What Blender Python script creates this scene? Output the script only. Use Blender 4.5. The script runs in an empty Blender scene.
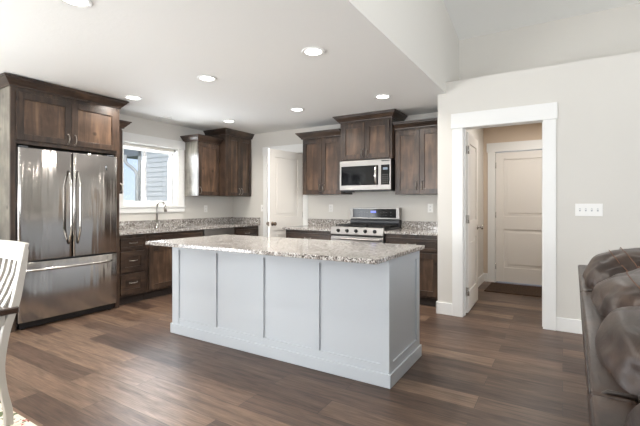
import bpy, bmesh, math, random
from mathutils import Vector, Matrix, noise

random.seed(7)
sc = bpy.context.scene
COL = sc.collection

# ------------------------------------------------------------------ camera
FPX, YAW, H0, CAMZ = 396.0, math.radians(31.5), 204.0, 1.22
cam_d = bpy.data.cameras.new('camera')
cam = bpy.data.objects.new('camera', cam_d); COL.objects.link(cam)
cam_d.sensor_fit = 'HORIZONTAL'; cam_d.sensor_width = 36.0
cam_d.lens = FPX / 640.0 * 36.0
cam_d.shift_y = (H0 - 213.0) / 640.0
cam_d.clip_start = 0.02
cam.location = (0, 0, CAMZ)
cam.rotation_euler = (math.pi / 2, 0, YAW)
sc.camera = cam

# ------------------------------------------------------------------ world
world = bpy.data.worlds.new('world'); sc.world = world
world.use_nodes = True
wn = world.node_tree; wn.nodes.clear()
wo = wn.nodes.new('ShaderNodeOutputWorld'); bg = wn.nodes.new('ShaderNodeBackground')
tc = wn.nodes.new('ShaderNodeTexCoord'); sp = wn.nodes.new('ShaderNodeSeparateXYZ')
cr = wn.nodes.new('ShaderNodeValToRGB')
cr.color_ramp.elements[0].position = 0.0; cr.color_ramp.elements[0].color = (0.70, 0.84, 1.0, 1)
cr.color_ramp.elements[1].position = 0.5; cr.color_ramp.elements[1].color = (0.33, 0.55, 1.0, 1)
wn.links.new(tc.outputs['Generated'], sp.inputs[0]); wn.links.new(sp.outputs['Z'], cr.inputs[0])
wn.links.new(cr.outputs[0], bg.inputs[0]); bg.inputs[1].default_value = 1.1
wn.links.new(bg.outputs[0], wo.inputs[0])

# ------------------------------------------------------------------ lights and exposure
def area(name, loc, rot, sx, sy, power, color=(1, 1, 1), spread=math.pi):
    d = bpy.data.lights.new(name, 'AREA'); d.shape = 'RECTANGLE'
    d.size, d.size_y, d.energy, d.color = sx, sy, power, color
    d.spread = spread
    o = bpy.data.objects.new(name, d); COL.objects.link(o)
    o.location = loc; o.rotation_euler = rot
    return o
R90 = math.pi / 2
DAY = (0.90, 0.95, 1.0)
# daylight entering through the windows of the rooms behind and beside the camera
sun_d = bpy.data.lights.new('sun', 'SUN'); sun_d.energy = 3.2; sun_d.angle = 0.01; sun_d.color = (1, 0.96, 0.9)
sun = bpy.data.objects.new('sun', sun_d); COL.objects.link(sun)
sun.rotation_euler = Vector((0.32, -0.55, 0.77)).to_track_quat('Z', 'Y').to_euler()
area('daylight_rear', (-3.3, -4.12, 1.45), (R90 + 0.25, 0, 0), 1.7, 1.5, 62, DAY)
area('daylight_rear', (1.0, -4.12, 1.6), (R90 + 0.3, 0, 0), 2.3, 1.8, 24, DAY)
area('daylight_patio', (-5.04, -0.3, 1.15), (0, -R90 - 0.3, 0), 2.0, 1.5, 100, DAY)
area('daylight_side', (3.52, 1.2, 1.6), (0, R90 + 0.45, 0), 1.8, 2.6, 112, DAY)
area('daylight_kitchen', (-5.27, 3.63, 1.66), (0, -R90 + 0.3, 0), 0.85, 0.85, 58, DAY)
# added fill lamps behind the camera, aimed up to brighten ceilings and soffit
area('ceiling_fill', (-3.0, -2.0, 1.2), (math.pi - 0.7, 0, 0), 1.2, 1.2, 72, (1, 0.985, 0.96))
area('ceiling_fill', (1.2, -1.0, 1.9), (0, math.pi - 0.6, 0), 0.8, 0.8, 95, (1, 0.985, 0.965))
sc.view_settings.view_transform = 'Standard'
sc.view_settings.look = 'None'
sc.view_settings.gamma = 1.0
sc.view_settings.use_curve_mapping = False
sc.view_settings.exposure = 0.12
sc.cycles.max_bounces = 10
sc.cycles.diffuse_bounces = 6
sc.cycles.glossy_bounces = 5
sc.cycles.sample_clamp_indirect = 6.0
sc.cycles.use_denoising = True

# ------------------------------------------------------------------ materials
def srgb(r, g, b):
    return tuple(((c / 255.0) / 12.92 if c <= 10 else (((c / 255.0) + 0.055) / 1.055) ** 2.4) for c in (r, g, b)) + (1.0,)

def mat(name, color, rough=0.5, metal=0.0, spec=0.5, **kw):
    m = bpy.data.materials.new(name); m.use_nodes = True
    b = m.node_tree.nodes['Principled BSDF']
    b.inputs['Base Color'].default_value = color
    b.inputs['Roughness'].default_value = rough
    b.inputs['Metallic'].default_value = metal
    b.inputs['Specular IOR Level'].default_value = spec
    for k, v in kw.items():
        b.inputs[k].default_value = v
    return m

def N(m, t, **kw):
    n = m.node_tree.nodes.new(t)
    for k, v in kw.items():
        setattr(n, k, v)
    return n
def L(m, a, b): m.node_tree.links.new(a, b)
def BS(m): return m.node_tree.nodes['Principled BSDF']

def coords(m, scale, rot=(0, 0, 0), kind='Object'):
    t = N(m, 'ShaderNodeTexCoord'); mp = N(m, 'ShaderNodeMapping')
    mp.inputs['Scale'].default_value = scale; mp.inputs['Rotation'].default_value = rot
    L(m, t.outputs[kind], mp.inputs[0])
    return mp.outputs[0]

def world_coords(m, scale):
    t = N(m, 'ShaderNodeNewGeometry'); mp = N(m, 'ShaderNodeMapping')
    mp.inputs['Scale'].default_value = scale
    L(m, t.outputs['Position'], mp.inputs[0])
    return mp.outputs[0]

def bump(m, src, strength, dist=0.002):
    b = N(m, 'ShaderNodeBump'); b.inputs['Strength'].default_value = strength
    b.inputs['Distance'].default_value = dist
    L(m, src, b.inputs['Height']); L(m, b.outputs[0], BS(m).inputs['Normal'])
    return b

def ramp(m, src, stops, interp='LINEAR'):
    r = N(m, 'ShaderNodeValToRGB'); r.color_ramp.interpolation = interp
    e = r.color_ramp.elements
    while len(e) < len(stops): e.new(0.5)
    for i, (p, c) in enumerate(stops):
        e[i].position = p; e[i].color = c
    L(m, src, r.inputs[0])
    return r.outputs[0]

def noise_tex(m, vec, scale, detail=3, rough=0.5, dist=0.0):
    n = N(m, 'ShaderNodeTexNoise'); n.inputs['Scale'].default_value = scale
    n.inputs['Detail'].default_value = detail; n.inputs['Roughness'].default_value = rough
    n.inputs['Distortion'].default_value = dist
    L(m, vec, n.inputs['Vector'])
    return n.outputs['Fac']

def mixc(m, fac, a, b, mode='MIX'):
    x = N(m, 'ShaderNodeMix', data_type='RGBA', blend_type=mode)
    if isinstance(fac, float): x.inputs[0].default_value = fac
    else: L(m, fac, x.inputs[0])
    for i, v in ((6, a), (7, b)):
        if isinstance(v, tuple): x.inputs[i].default_value = v
        else: L(m, v, x.inputs[i])
    return x.outputs[2]

# wall paint, ceiling paint
M = {}
M['wall'] = mat('wall_paint', srgb(212, 209, 203), 0.75, spec=0.25)
bump(M['wall'], noise_tex(M['wall'], world_coords(M['wall'], (1, 1, 1)), 60, 3), 0.12)
M['hall'] = mat('hall_wall_paint', srgb(212, 196, 178), 0.75, spec=0.25)
M['ceil'] = mat('ceiling_texture_paint', srgb(236, 236, 234), 0.85, spec=0.2)
bump(M['ceil'], ramp(M['ceil'], noise_tex(M['ceil'], world_coords(M['ceil'], (1, 1, 1)), 26, 4, 0.6), [(0.42, (0, 0, 0, 1)), (0.6, (1, 1, 1, 1))]), 0.12, 0.003)
M['trim'] = mat('white_trim_paint', srgb(232, 232, 230), 0.35, spec=0.5)
M['door'] = mat('white_door_paint', srgb(228, 224, 218), 0.4, spec=0.5)
M['island'] = mat('pale_blue_grey_cabinet_paint', srgb(190, 195, 200), 0.4, spec=0.5)

# plank floor (planks run along X)
def floor_mat():
    m = mat('vinyl_plank_floor', (0.2, 0.15, 0.12, 1), 0.3)
    v = world_coords(m, (1, 1, 1))
    b = N(m, 'ShaderNodeTexBrick'); b.offset = 0.37; b.offset_frequency = 2
    b.inputs['Scale'].default_value = 1.0
    b.inputs['Brick Width'].default_value = 1.22
    b.inputs['Row Height'].default_value = 0.178
    b.inputs['Mortar Size'].default_value = 0.0016
    b.inputs['Mortar Smooth'].default_value = 0.1
    b.inputs['Color1'].default_value = (0, 0, 0, 1); b.inputs['Color2'].default_value = (1, 1, 1, 1)
    b.inputs['Mortar'].default_value = (0.5, 0.5, 0.5, 1)
    L(m, v, b.inputs['Vector'])
    tone = ramp(m, b.outputs['Color'], [(0.0, srgb(68, 51, 42)), (0.35, srgb(87, 68, 56)), (0.65, srgb(101, 80, 66)), (1.0, srgb(122, 100, 83))])
    # grain: stretched along the plank and shifted from plank to plank
    sc_ = N(m, 'ShaderNodeVectorMath', operation='MULTIPLY_ADD')
    L(m, b.outputs['Color'], sc_.inputs[0]); sc_.inputs[1].default_value = (37, 11, 5); L(m, v, sc_.inputs[2])
    mp = N(m, 'ShaderNodeMapping'); mp.inputs['Scale'].default_value = (1.6, 17, 1); L(m, sc_.outputs[0], mp.inputs[0])
    g = noise_tex(m, mp.outputs[0], 1.6, 6, 0.62, 0.6)
    gr = ramp(m, g, [(0.28, (0.50, 0.47, 0.45, 1)), (0.5, (0.95, 0.94, 0.93, 1)), (0.72, (1.35, 1.33, 1.3, 1))])
    mp2 = N(m, 'ShaderNodeMapping'); mp2.inputs['Scale'].default_value = (3.5, 70, 1); L(m, sc_.outputs[0], mp2.inputs[0])
    g2 = noise_tex(m, mp2.outputs[0], 2.0, 3, 0.6)
    gr2 = ramp(m, g2, [(0.35, (0.72, 0.71, 0.70, 1)), (0.65, (1.18, 1.18, 1.17, 1))])
    c = mixc(m, 1.0, tone, gr, 'MULTIPLY'); c = mixc(m, 1.0, c, gr2, 'MULTIPLY')
    c = mixc(m, b.outputs['Fac'], c, srgb(52, 42, 36))
    L(m, c, BS(m).inputs['Base Color'])
    rr = ramp(m, g, [(0.3, (0.46, 0.46, 0.46, 1)), (0.7, (0.37, 0.37, 0.37, 1))])
    L(m, rr, BS(m).inputs['Roughness'])
    bump(m, g2, 0.08, 0.001)
    return m
M['floor'] = floor_mat()

def wood_mat(name, dark, mid, light, seed, horiz=False, rough=0.34):
    m = mat(name, mid, rough, spec=0.4)
    t = N(m, 'ShaderNodeNewGeometry')
    oi = N(m, 'ShaderNodeObjectInfo')
    ad = N(m, 'ShaderNodeVectorMath', operation='MULTIPLY_ADD')
    L(m, oi.outputs['Random'], ad.inputs[0]); ad.inputs[1].default_value = (9.1 + seed, 5.7, 13.3)
    L(m, t.outputs['Position'], ad.inputs[2])
    mp = N(m, 'ShaderNodeMapping'); mp.inputs['Scale'].default_value = (2.2, 2.2, 14) if horiz else (13, 13, 1.5)
    L(m, ad.outputs[0], mp.inputs[0])
    g = noise_tex(m, mp.outputs[0], 1.0, 6, 0.6, 0.8)
    blot = noise_tex(m, ad.outputs[0], 4.2, 3, 0.55)
    c = ramp(m, g, [(0.3, dark), (0.52, mid), (0.72, light)])
    bl = ramp(m, blot, [(0.33, (0.58, 0.56, 0.56, 1)), (0.62, (1.22, 1.2, 1.17, 1))])
    c = mixc(m, 1.0, c, bl, 'MULTIPLY')
    # small dark knots
    vo = N(m, 'ShaderNodeTexVoronoi'); vo.inputs['Scale'].default_value = 4.5
    L(m, ad.outputs[0], vo.inputs['Vector'])
    kn = ramp(m, vo.outputs['Distance'], [(0.05, (0.3, 0.28, 0.27, 1)), (0.13, (1, 1, 1, 1))])
    c = mixc(m, 1.0, c, kn, 'MULTIPLY')
    L(m, c, BS(m).inputs['Base Color'])
    BS(m).inputs['Coat Weight'].default_value = 0.3; BS(m).inputs['Coat Roughness'].default_value = 0.3
    bump(m, g, 0.06, 0.001)
    return m
WD, WM, WL = srgb(38, 30, 26), srgb(64, 50, 41), srgb(90, 72, 58)
M['wood'] = wood_mat('stained_knotty_alder_vertical', WD, WM, WL, 0)
M['woodh'] = wood_mat('stained_knotty_alder_horizontal', WD, WM, WL, 4, True)
M['panel'] = wood_mat('stained_knotty_alder_panel', srgb(56, 44, 36), srgb(86, 67, 54), srgb(116, 93, 74), 8)
M['side'] = wood_mat('glare_greyed_side_panel', srgb(98, 94, 86), srgb(128, 124, 115), srgb(152, 148, 139), 2, rough=0.3)  # alder stain greyed and lightened, window glare put into the colour
M['toe'] = mat('dark_toe_kick', srgb(42, 34, 30), 0.6)

def granite():
    m = mat('speckled_granite', (0.5, 0.5, 0.5, 1), 0.12, spec=0.6)
    v = world_coords(m, (1, 1, 1))
    a = noise_tex(m, v, 72, 4, 0.62, 0.6)
    c = ramp(m, a, [(0.36, srgb(78, 71, 68)), (0.44, srgb(138, 130, 124)), (0.52, srgb(174, 168, 162)), (0.62, srgb(210, 208, 205))])
    b_ = noise_tex(m, v, 120, 3, 0.6, 0.3)
    d = ramp(m, b_, [(0.41, (0.10, 0.10, 0.10, 1)), (0.46, (1, 1, 1, 1))])
    c = mixc(m, 1.0, c, d, 'MULTIPLY')
    w = noise_tex(m, v, 30, 2, 0.5)
    d2 = ramp(m, w, [(0.6, (0, 0, 0, 1)), (0.68, (1, 1, 1, 1))])
    c = mixc(m, d2, c, srgb(212, 209, 206))
    L(m, c, BS(m).inputs['Base Color'])
    return m
M['granite'] = granite()

def steel(name, base=0.43, rough=0.15, aniso=0.88, axis='Z', wav=0.5):
    m = mat(name, (base, base * 0.955, base * 0.915, 1), rough, 1.0)
    BS(m).inputs['Anisotropic'].default_value = aniso
    BS(m).inputs['Anisotropic Rotation'].default_value = 0.25
    t = N(m, 'ShaderNodeTangent', direction_type='RADIAL', axis=axis)
    L(m, t.outputs[0], BS(m).inputs['Tangent'])
    if wav:
        v = world_coords(m, (5, 5, 0.45))
        bump(m, noise_tex(m, v, 1.6, 2, 0.4), wav, 0.02)
    return m
M['steel'] = steel('brushed_stainless_steel')
M['steel2'] = steel('stainless_trim', 0.37, 0.36, 0.4, wav=0)
M['chrome'] = mat('brushed_nickel', (0.56, 0.54, 0.51, 1), 0.2, 1.0)
M['pewter'] = mat('aged_pewter_pull', (0.33, 0.3, 0.27, 1), 0.3, 1.0)
M['bronze'] = mat('antique_bronze_knob', (0.2, 0.15, 0.11, 1), 0.3, 1.0)
M['black'] = mat('black_plastic', srgb(18, 18, 19), 0.35)
M['bglass'] = mat('black_glass', srgb(12, 13, 15), 0.08, spec=0.3)
M['castiron'] = mat('cast_iron_grate', srgb(22, 21, 21), 0.55)
M['gray'] = mat('fridge_side_grey', srgb(74, 76, 80), 0.45, 0.3)
M['plate'] = mat('white_plastic_plate', srgb(240, 239, 236), 0.35)
M['slot'] = mat('plate_slot_grey', srgb(120, 118, 116), 0.5)
M['blue_led'] = mat('blue_display', srgb(20, 22, 50), 0.3); BS(M['blue_led']).inputs['Emission Color'].default_value = (0.2, 0.25, 1, 1); BS(M['blue_led']).inputs['Emission Strength'].default_value = 1.2
M['white_led'] = mat('pale_display', srgb(60, 70, 80), 0.3); BS(M['white_led']).inputs['Emission Color'].default_value = (0.7, 0.85, 1, 1); BS(M['white_led']).inputs['Emission Strength'].default_value = 0.25
M['mark'] = mat('pale_print', srgb(165, 168, 172), 0.4)
M['lens'] = mat('light_lens_lit', (1, 1, 1, 1), 0.4); BS(M['lens']).inputs['Emission Color'].default_value = (1, 0.97, 0.92, 1); BS(M['lens']).inputs['Emission Strength'].default_value = 9
M['lens_off'] = mat('light_lens_unlit', srgb(232, 231, 228), 0.4)
M['vinyl'] = mat('white_vinyl_window', srgb(243, 244, 245), 0.35)
M['shade'] = mat('roller_shade_fabric', srgb(222, 219, 212), 0.7)
gl = bpy.data.materials.new('clear_window_glass'); gl.use_nodes = True; M['glass'] = gl
nt = gl.node_tree; nt.nodes.clear()
o_ = nt.nodes.new('ShaderNodeOutputMaterial'); mx = nt.nodes.new('ShaderNodeMixShader')
tr = nt.nodes.new('ShaderNodeBsdfTransparent'); gs = nt.nodes.new('ShaderNodeBsdfGlossy')
fr = nt.nodes.new('ShaderNodeFresnel'); fr.inputs[0].default_value = 1.45
gs.inputs['Roughness'].default_value = 0.02
nt.links.new(fr.outputs[0], mx.inputs[0]); nt.links.new(tr.outputs[0], mx.inputs[1]); nt.links.new(gs.outputs[0], mx.inputs[2]); nt.links.new(mx.outputs[0], o_.inputs[0])

def siding():
    m = mat('lap_siding', srgb(204, 203, 198), 0.7)
    return m
M['siding'] = siding()
M['fascia'] = mat('grey_fascia', srgb(125, 128, 128), 0.6)
M['gutter'] = mat('pale_gutter', srgb(176, 176, 170), 0.5)
M['ground'] = mat('lawn_ground', srgb(120, 125, 95), 0.9)

def leather():
    m = mat('worn_brown_grey_leather', srgb(82, 69, 61), 0.38, spec=0.4)
    v = world_coords(m, (1, 1, 1))
    a = noise_tex(m, v, 7, 5, 0.6, 0.4)
    c = ramp(m, a, [(0.3, srgb(30, 21, 16)), (0.52, srgb(50, 37, 30)), (0.75, srgb(74, 57, 46))])
    L(m, c, BS(m).inputs['Base Color'])
    f = noise_tex(m, v, 160, 3, 0.6)
    w = noise_tex(m, world_coords(m, (22, 5, 10)), 1.4, 3, 0.55, 1.2)
    mm = N(m, 'ShaderNodeMath', operation='MULTIPLY_ADD'); L(m, f, mm.inputs[0]); mm.inputs[1].default_value = 0.06; L(m, w, mm.inputs[2])
    bump(m, mm.outputs[0], 0.2, 0.010)
    return m
M['leather'] = leather()
M['stitch'] = mat('orange_stitching', srgb(112, 78, 58), 0.7)
M['dleather'] = mat('dark_leather_piping', srgb(48, 40, 36), 0.4)
M['chair'] = mat('white_painted_wood', srgb(184, 179, 171), 0.4)
M['seat'] = mat('dark_espresso_wood', srgb(60, 46, 39), 0.16, spec=1.0)
BS(M['seat']).inputs['Coat Weight'].default_value = 1.0; BS(M['seat']).inputs['Coat Roughness'].default_value = 0.1

def rug():
    m = mat('floral_rug_pile', srgb(220, 212, 196), 0.95, spec=0.1)
    v = world_coords(m, (1, 1, 1))
    def blob(scale, thr, off):
        mp = N(m, 'ShaderNodeMapping'); mp.inputs['Location'].default_value = off; L(m, v, mp.inputs[0])
        return ramp(m, noise_tex(m, mp.outputs[0], scale, 2, 0.5, 1.0), [(thr, (0, 0, 0, 1)), (thr + 0.02, (1, 1, 1, 1))])
    c = mixc(m, blob(14, 0.56, (3, 1, 0)), srgb(222, 214, 198), srgb(104, 112, 84))
    c = mixc(m, blob(16, 0.62, (7, 4, 0)), c, srgb(176, 92, 84))
    c = mixc(m, blob(24, 0.64, (1, 9, 0)), c, srgb(58, 52, 50))
    L(m, c, BS(m).inputs['Base Color'])
    return m
M['rug'] = rug()
def matm():
    m = mat('coarse_doormat', srgb(62, 50, 42), 0.95, spec=0.1)
    v = world_coords(m, (1, 1, 1))
    c = ramp(m, noise_tex(m, v, 70, 4, 0.7), [(0.35, srgb(36, 28, 24)), (0.6, srgb(84, 68, 56)), (0.75, srgb(120, 100, 84))])
    L(m, c, BS(m).inputs['Base Color'])
    bump(m, noise_tex(m, v, 200, 2), 0.8, 0.004)
    return m
M['mat'] = matm()

# ------------------------------------------------------------------ geometry helpers
class MB:
    """Collects shapes in world coordinates (through an optional frame matrix)."""
    def __init__(s, T=None):
        s.bm = bmesh.new(); s.T = T or Matrix.Identity(4)
    def _v(s, p): return s.bm.verts.new(s.T @ Vector(p))
    def face(s, vs, smooth=False):
        try:
            f = s.bm.faces.new(vs); f.smooth = smooth
            return f
        except ValueError:
            return None
    def box(s, x0, x1, y0, y1, z0, z1):
        v = [s._v(p) for p in ((x0, y0, z0), (x1, y0, z0), (x1, y1, z0), (x0, y1, z0), (x0, y0, z1), (x1, y0, z1), (x1, y1, z1), (x0, y1, z1))]
        for i in ((0, 3, 2, 1), (4, 5, 6, 7), (0, 1, 5, 4), (1, 2, 6, 5), (2, 3, 7, 6), (3, 0, 4, 7)):
            s.face([v[k] for k in i])
        return s
    def prism(s, poly, a0, a1, axis='z'):
        """poly in the plane of the other two axes, extruded along axis."""
        def P(p, a):
            return {'z': (p[0], p[1], a), 'y': (p[0], a, p[1]), 'x': (a, p[0], p[1])}[axis]
        A = [s._v(P(p, a0)) for p in poly]; B = [s._v(P(p, a1)) for p in poly]
        n = len(poly)
        s.face(A[::-1]); s.face(B)
        for i in range(n): s.face([A[i], A[(i + 1) % n], B[(i + 1) % n], B[i]])
        return s
    def loft(s, rings, smooth=True, closed=True, caps=True):
        R = [[s._v(p) for p in r] for r in rings]
        n = len(R[0])
        for a, b in zip(R, R[1:]):
            for i in range(n if closed else n - 1):
                s.face([a[i], a[(i + 1) % n], b[(i + 1) % n], b[i]], smooth)
        if caps:
            s.face(R[0][::-1]); s.face(R[-1])
        return s
    def tube(s, pts, r, n=10, flat=1.0):
        pts = [Vector(p) for p in pts]; rings = []
        up = None
        for i, p in enumerate(pts):
            d = (pts[min(i + 1, len(pts) - 1)] - pts[max(i - 1, 0)]).normalized()
            if up is None:
                up = Vector((0, 0, 1)) if abs(d.z) < 0.9 else Vector((1, 0, 0))
            a = d.cross(up).normalized(); b = a.cross(d).normalized(); up = b
            rr = r[i] if isinstance(r, (list, tuple)) else r
            rings.append([p + a * rr * math.cos(t) + b * rr * flat * math.sin(t) for t in [2 * math.pi * k / n for k in range(n)]])
        return s.loft(rings)
    def lathe(s, c, prof, axis='z', n=24, smooth=True):
        c = Vector(c); rings = []
        for r, h in prof:
            ring = []
            for k in range(n):
                t = 2 * math.pi * k / n; ct, st = max(r, 1e-4) * math.cos(t), max(r, 1e-4) * math.sin(t)
                ring.append(c + Vector({'z': (ct, st, h), 'y': (ct, h, st), 'x': (h, ct, st)}[axis]))
            rings.append(ring)
        return s.loft(rings, smooth)
    def build(s, name, m, parent=None, bevel=0.0, seg=2, smooth_all=False):
        bmesh.ops.recalc_face_normals(s.bm, faces=s.bm.faces)
        me = bpy.data.meshes.new(name)
        o = bpy.data.objects.new(name, me); COL.objects.link(o)
        if parent is not None:
            inv = abs_matrix(parent).inverted()
            o.parent = parent
            bmesh.ops.transform(s.bm, matrix=inv, verts=s.bm.verts)
        if smooth_all:
            for f in s.bm.faces: f.smooth = True
        s.bm.to_mesh(me); s.bm.free()
        me.materials.append(m)
        if bevel > 0:
            b = o.modifiers.new('bevel', 'BEVEL'); b.width = bevel; b.segments = seg
            b.limit_method = 'ANGLE'; b.angle_limit = math.radians(40)
            b.harden_normals = False
        return o

def abs_matrix(o):
    m = Matrix.LocRotScale(o.location, o.rotation_euler, o.scale)
    return abs_matrix(o.parent) @ m if o.parent else m

def tag(o, label=None, cat=None, group=None, kind=None):
    if label: o['label'] = label
    if cat: o['category'] = cat
    if group: o['group'] = group
    if kind: o['kind'] = kind
    return o
def empty(name, loc, label=None, cat=None, group=None, kind=None, rz=0.0):
    o = bpy.data.objects.new(name, None); COL.objects.link(o)
    o.location = loc; o.rotation_euler = (0, 0, rz); o.empty_display_size = 0.1
    return tag(o, label, cat, group, kind)
def copy_tree(o, parent=None):
    c = o.copy(); COL.objects.link(c); c.parent = parent
    for ch in list(o.children): copy_tree(ch, c)
    return c
def struct(name, mb, m, parent=None, label=None, **kw):
    o = mb.build(name, m, parent, **kw)
    if parent is None: tag(o, label, None, None, 'structure')
    return o

def face_x(x):     # a front that faces +X : local (u, out, z) -> world (x+out, u, z)
    return Matrix(((0, 1, 0, x), (1, 0, 0, 0), (0, 0, 1, 0), (0, 0, 0, 1)))
def face_y(y):     # a front that faces -Y : local (u, out, z) -> world (u, y-out, z)
    return Matrix(((1, 0, 0, 0), (0, -1, 0, y), (0, 0, 1, 0), (0, 0, 0, 1)))

# ------------------------------------------------------------------ room shell
XL, YR, HC = -5.1, 5.3, 2.44     # window wall, range wall, kitchen ceiling
YD = 4.456                       # wall with the doorway
def wall_with_holes(mb, axis, a, b, u0, u1, z0, z1, holes):
    """holes: list of (u0,u1,z0,z1), sorted by u, no overlaps."""
    def bx(p, q, r, t):
        if q - p < 1e-4 or t - r < 1e-4: return
        if axis == 'x': mb.box(a, b, p, q, r, t)
        else: mb.box(p, q, a, b, r, t)
    u = u0
    for h in holes:
        bx(u, h[0], z0, z1); bx(h[0], h[1], z0, h[2]); bx(h[0], h[1], h[3], z1); u = h[1]
    bx(u, u1, z0, z1)
    return mb

struct('floor', MB().box(-5.3, 3.8, -4.4, 7.0, -0.1, 0.0), M['floor'], label='brown grey wood plank floor')
struct('wall_left', wall_with_holes(MB(), 'x', XL - 0.15, XL, -4.35, YR + 0.15, 0, 2.56,
       [(-1.05, 0.45, 0.15, 2.15), (3.19, 4.078, 1.19, 2.07)]), M['wall'], label='greige kitchen wall with the sink window')
struct('wall_range', wall_with_holes(MB(), 'y', YR, YR + 0.12, XL, -1.19, 0, HC, [(-4.308, -3.542, 0, 2.068)]), M['wall'], label='greige wall behind the range')
struct('wall_nook', MB().box(-1.19, -1.07, YD + 0.12, 7.0, 0, HC), M['wall'], label='end wall between range nook and hall')
struct('wall_doorway', wall_with_holes(MB(), 'y', YD, YD + 0.12, -1.19, 3.75, 0, 2.565, [(-0.936, -0.147, 0, 2.058)]), M['wall'], label='pale wall with the open doorway')
struct('wall_hall', wall_with_holes(MB(), 'y', 6.7, 6.82, -1.07, 0.6, 0, HC, [(-0.913, 0.018, 0, 2.048)]), M['hall'], label='hall end wall with white door')
struct('wall_hall_side', MB().box(0.5, 0.62, YD + 0.12, 6.7, 0, HC), M['hall'], label='hall side wall')
struct('wall_upper', MB().box(-1.1, 3.75, 5.106, 5.226, 2.5, 4.4), M['wall'], label='upper wall set back above the ledge')
struct('ceiling', MB().box(-5.25, -1.1, -4.35, 5.45, HC, HC + 0.1), M['ceil'], label='flat textured kitchen ceiling')
struct('ceiling', MB().box(-1.2, 3.75, YD + 0.12, 7.0, HC, 2.565), M['ceil'], label='hall ceiling and ledge')
struct('wall_soffit', MB().box(-1.2, -1.098, -4.35, 5.3, HC + 0.1, 4.6).box(-1.1, -1.098, -4.35, YD, HC, HC + 0.1), M['wall'], label='warm vertical drop between kitchen ceiling and vault')
rz = 3.255 + 0.212 * (5.106 - 0.5)
struct('ceiling', MB().prism([(5.3, 3.255 - 0.212 * 0.194), (0.5, rz), (-4.4, rz - 0.212 * 4.9), (-4.4, rz - 0.212 * 4.9 + 0.1), (0.5, rz + 0.1), (5.3, 3.34)], -1.15, 3.75, 'x'), M['ceil'], label='sloping vaulted ceiling')
struct('wall_rear', wall_with_holes(MB(), 'y', -4.3, -4.2, -5.25, 3.75, 0, 4.4, [(-4.2, -2.4, 0.7, 2.2), (-0.2, 2.2, 0.7, 2.5)]), M['wall'], label='wall behind')
struct('wall_right', wall_with_holes(MB(), 'x', 3.6, 3.75, -4.3, 5.3, 0, 4.4, [(-0.1, 2.5, 0.7, 2.5)]), M['wall'], label='right wall of the living room')
# pantry closet behind the range wall
struct('wall_pantry', MB().box(-4.9, -3.2, 6.3, 6.4, 0, HC).box(-4.9, -4.8, YR + 0.12, 6.3, 0, HC).box(-3.3, -3.2, YR + 0.12, 6.3, 0, HC).box(-4.9, -3.2, YR + 0.12, 6.4, HC, HC + 0.1), M['wall'], label='closet walls behind the open door')

# trim : doorway casing
def casing(name, face, u0, u1, ztop, cw, over, hh, label, sill=False, z0=0.0, depth=0.12, th=0.02):
    root = empty(name, (face @ Vector((u0, 0, z0))), label, None, None, 'structure')
    MB(face).box(u0 - cw, u0, 0, th, z0, ztop).build('side_casing', M['trim'], root, 0.002)
    MB(face).box(u1, u1 + cw, 0, th, z0, ztop).build('side_casing', M['trim'], root, 0.002)
    MB(face).box(u0 - cw - over, u1 + cw + over, 0, th + 0.008, ztop, ztop + hh).build('head_casing', M['trim'], root, 0.003)
    j = MB(face)
    j.box(u0 - 0.018, u0, -depth, -0.0005, z0, ztop + 0.018).box(u1, u1 + 0.018, -depth, -0.0005, z0, ztop + 0.018).box(u0, u1, -depth, -0.0005, ztop, ztop + 0.018)
    j.box(u0, u0 + 0.01, -depth + 0.02, -depth + 0.06, z0, ztop).box(u1 - 0.01, u1, -depth + 0.02, -depth + 0.06, z0, ztop)
    j.build('jamb', M['trim'], root, 0.001)
    return root
casing('trim_1', face_y(YD), -0.918, -0.165, 2.04, 0.11, 0.012, 0.16, 'white casing of the open doorway')
casing('trim_2', face_y(YR), -4.29, -3.56, 2.05, 0.09, 0.008, 0.14, 'white casing of the pantry doorway')
casing('trim_3', face_y(6.7), -0.895, 0.0, 2.03, 0.11, 0.015, 0.14, 'white casing of the hall end door')
bb = MB()
bb.box(-1.205, -1.029, YD - 0.016, YD, 0, 0.13).box(-1.206, -1.19, YD - 0.016, 4.67, 0, 0.13).box(-0.055, 3.6, YD - 0.016, YD, 0, 0.13)
struct('baseboard_doorway', bb, M['trim'], label='white baseboard along the doorway wall', bevel=0.004)
bb = MB().box(-1.07, -1.054, YD + 0.12, 6.7, 0, 0.13).box(-1.054, -1.006, 6.684, 6.7, 0, 0.13).box(0.12, 0.5, 6.684, 6.7, 0, 0.13)
struct('baseboard_hall', bb, M['trim'], label='white baseboard in the hall', bevel=0.004)
bb = MB().box(-5.1, -5.084, -4.2, 1.66, 0, 0.13).box(-5.084, 3.6, -4.2, -4.184, 0, 0.13).box(3.584, 3.6, -4.184, 4.44, 0, 0.13)
struct('baseboard_room', bb, M['trim'], label='white baseboard of the dining and living area', bevel=0.004)

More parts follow.
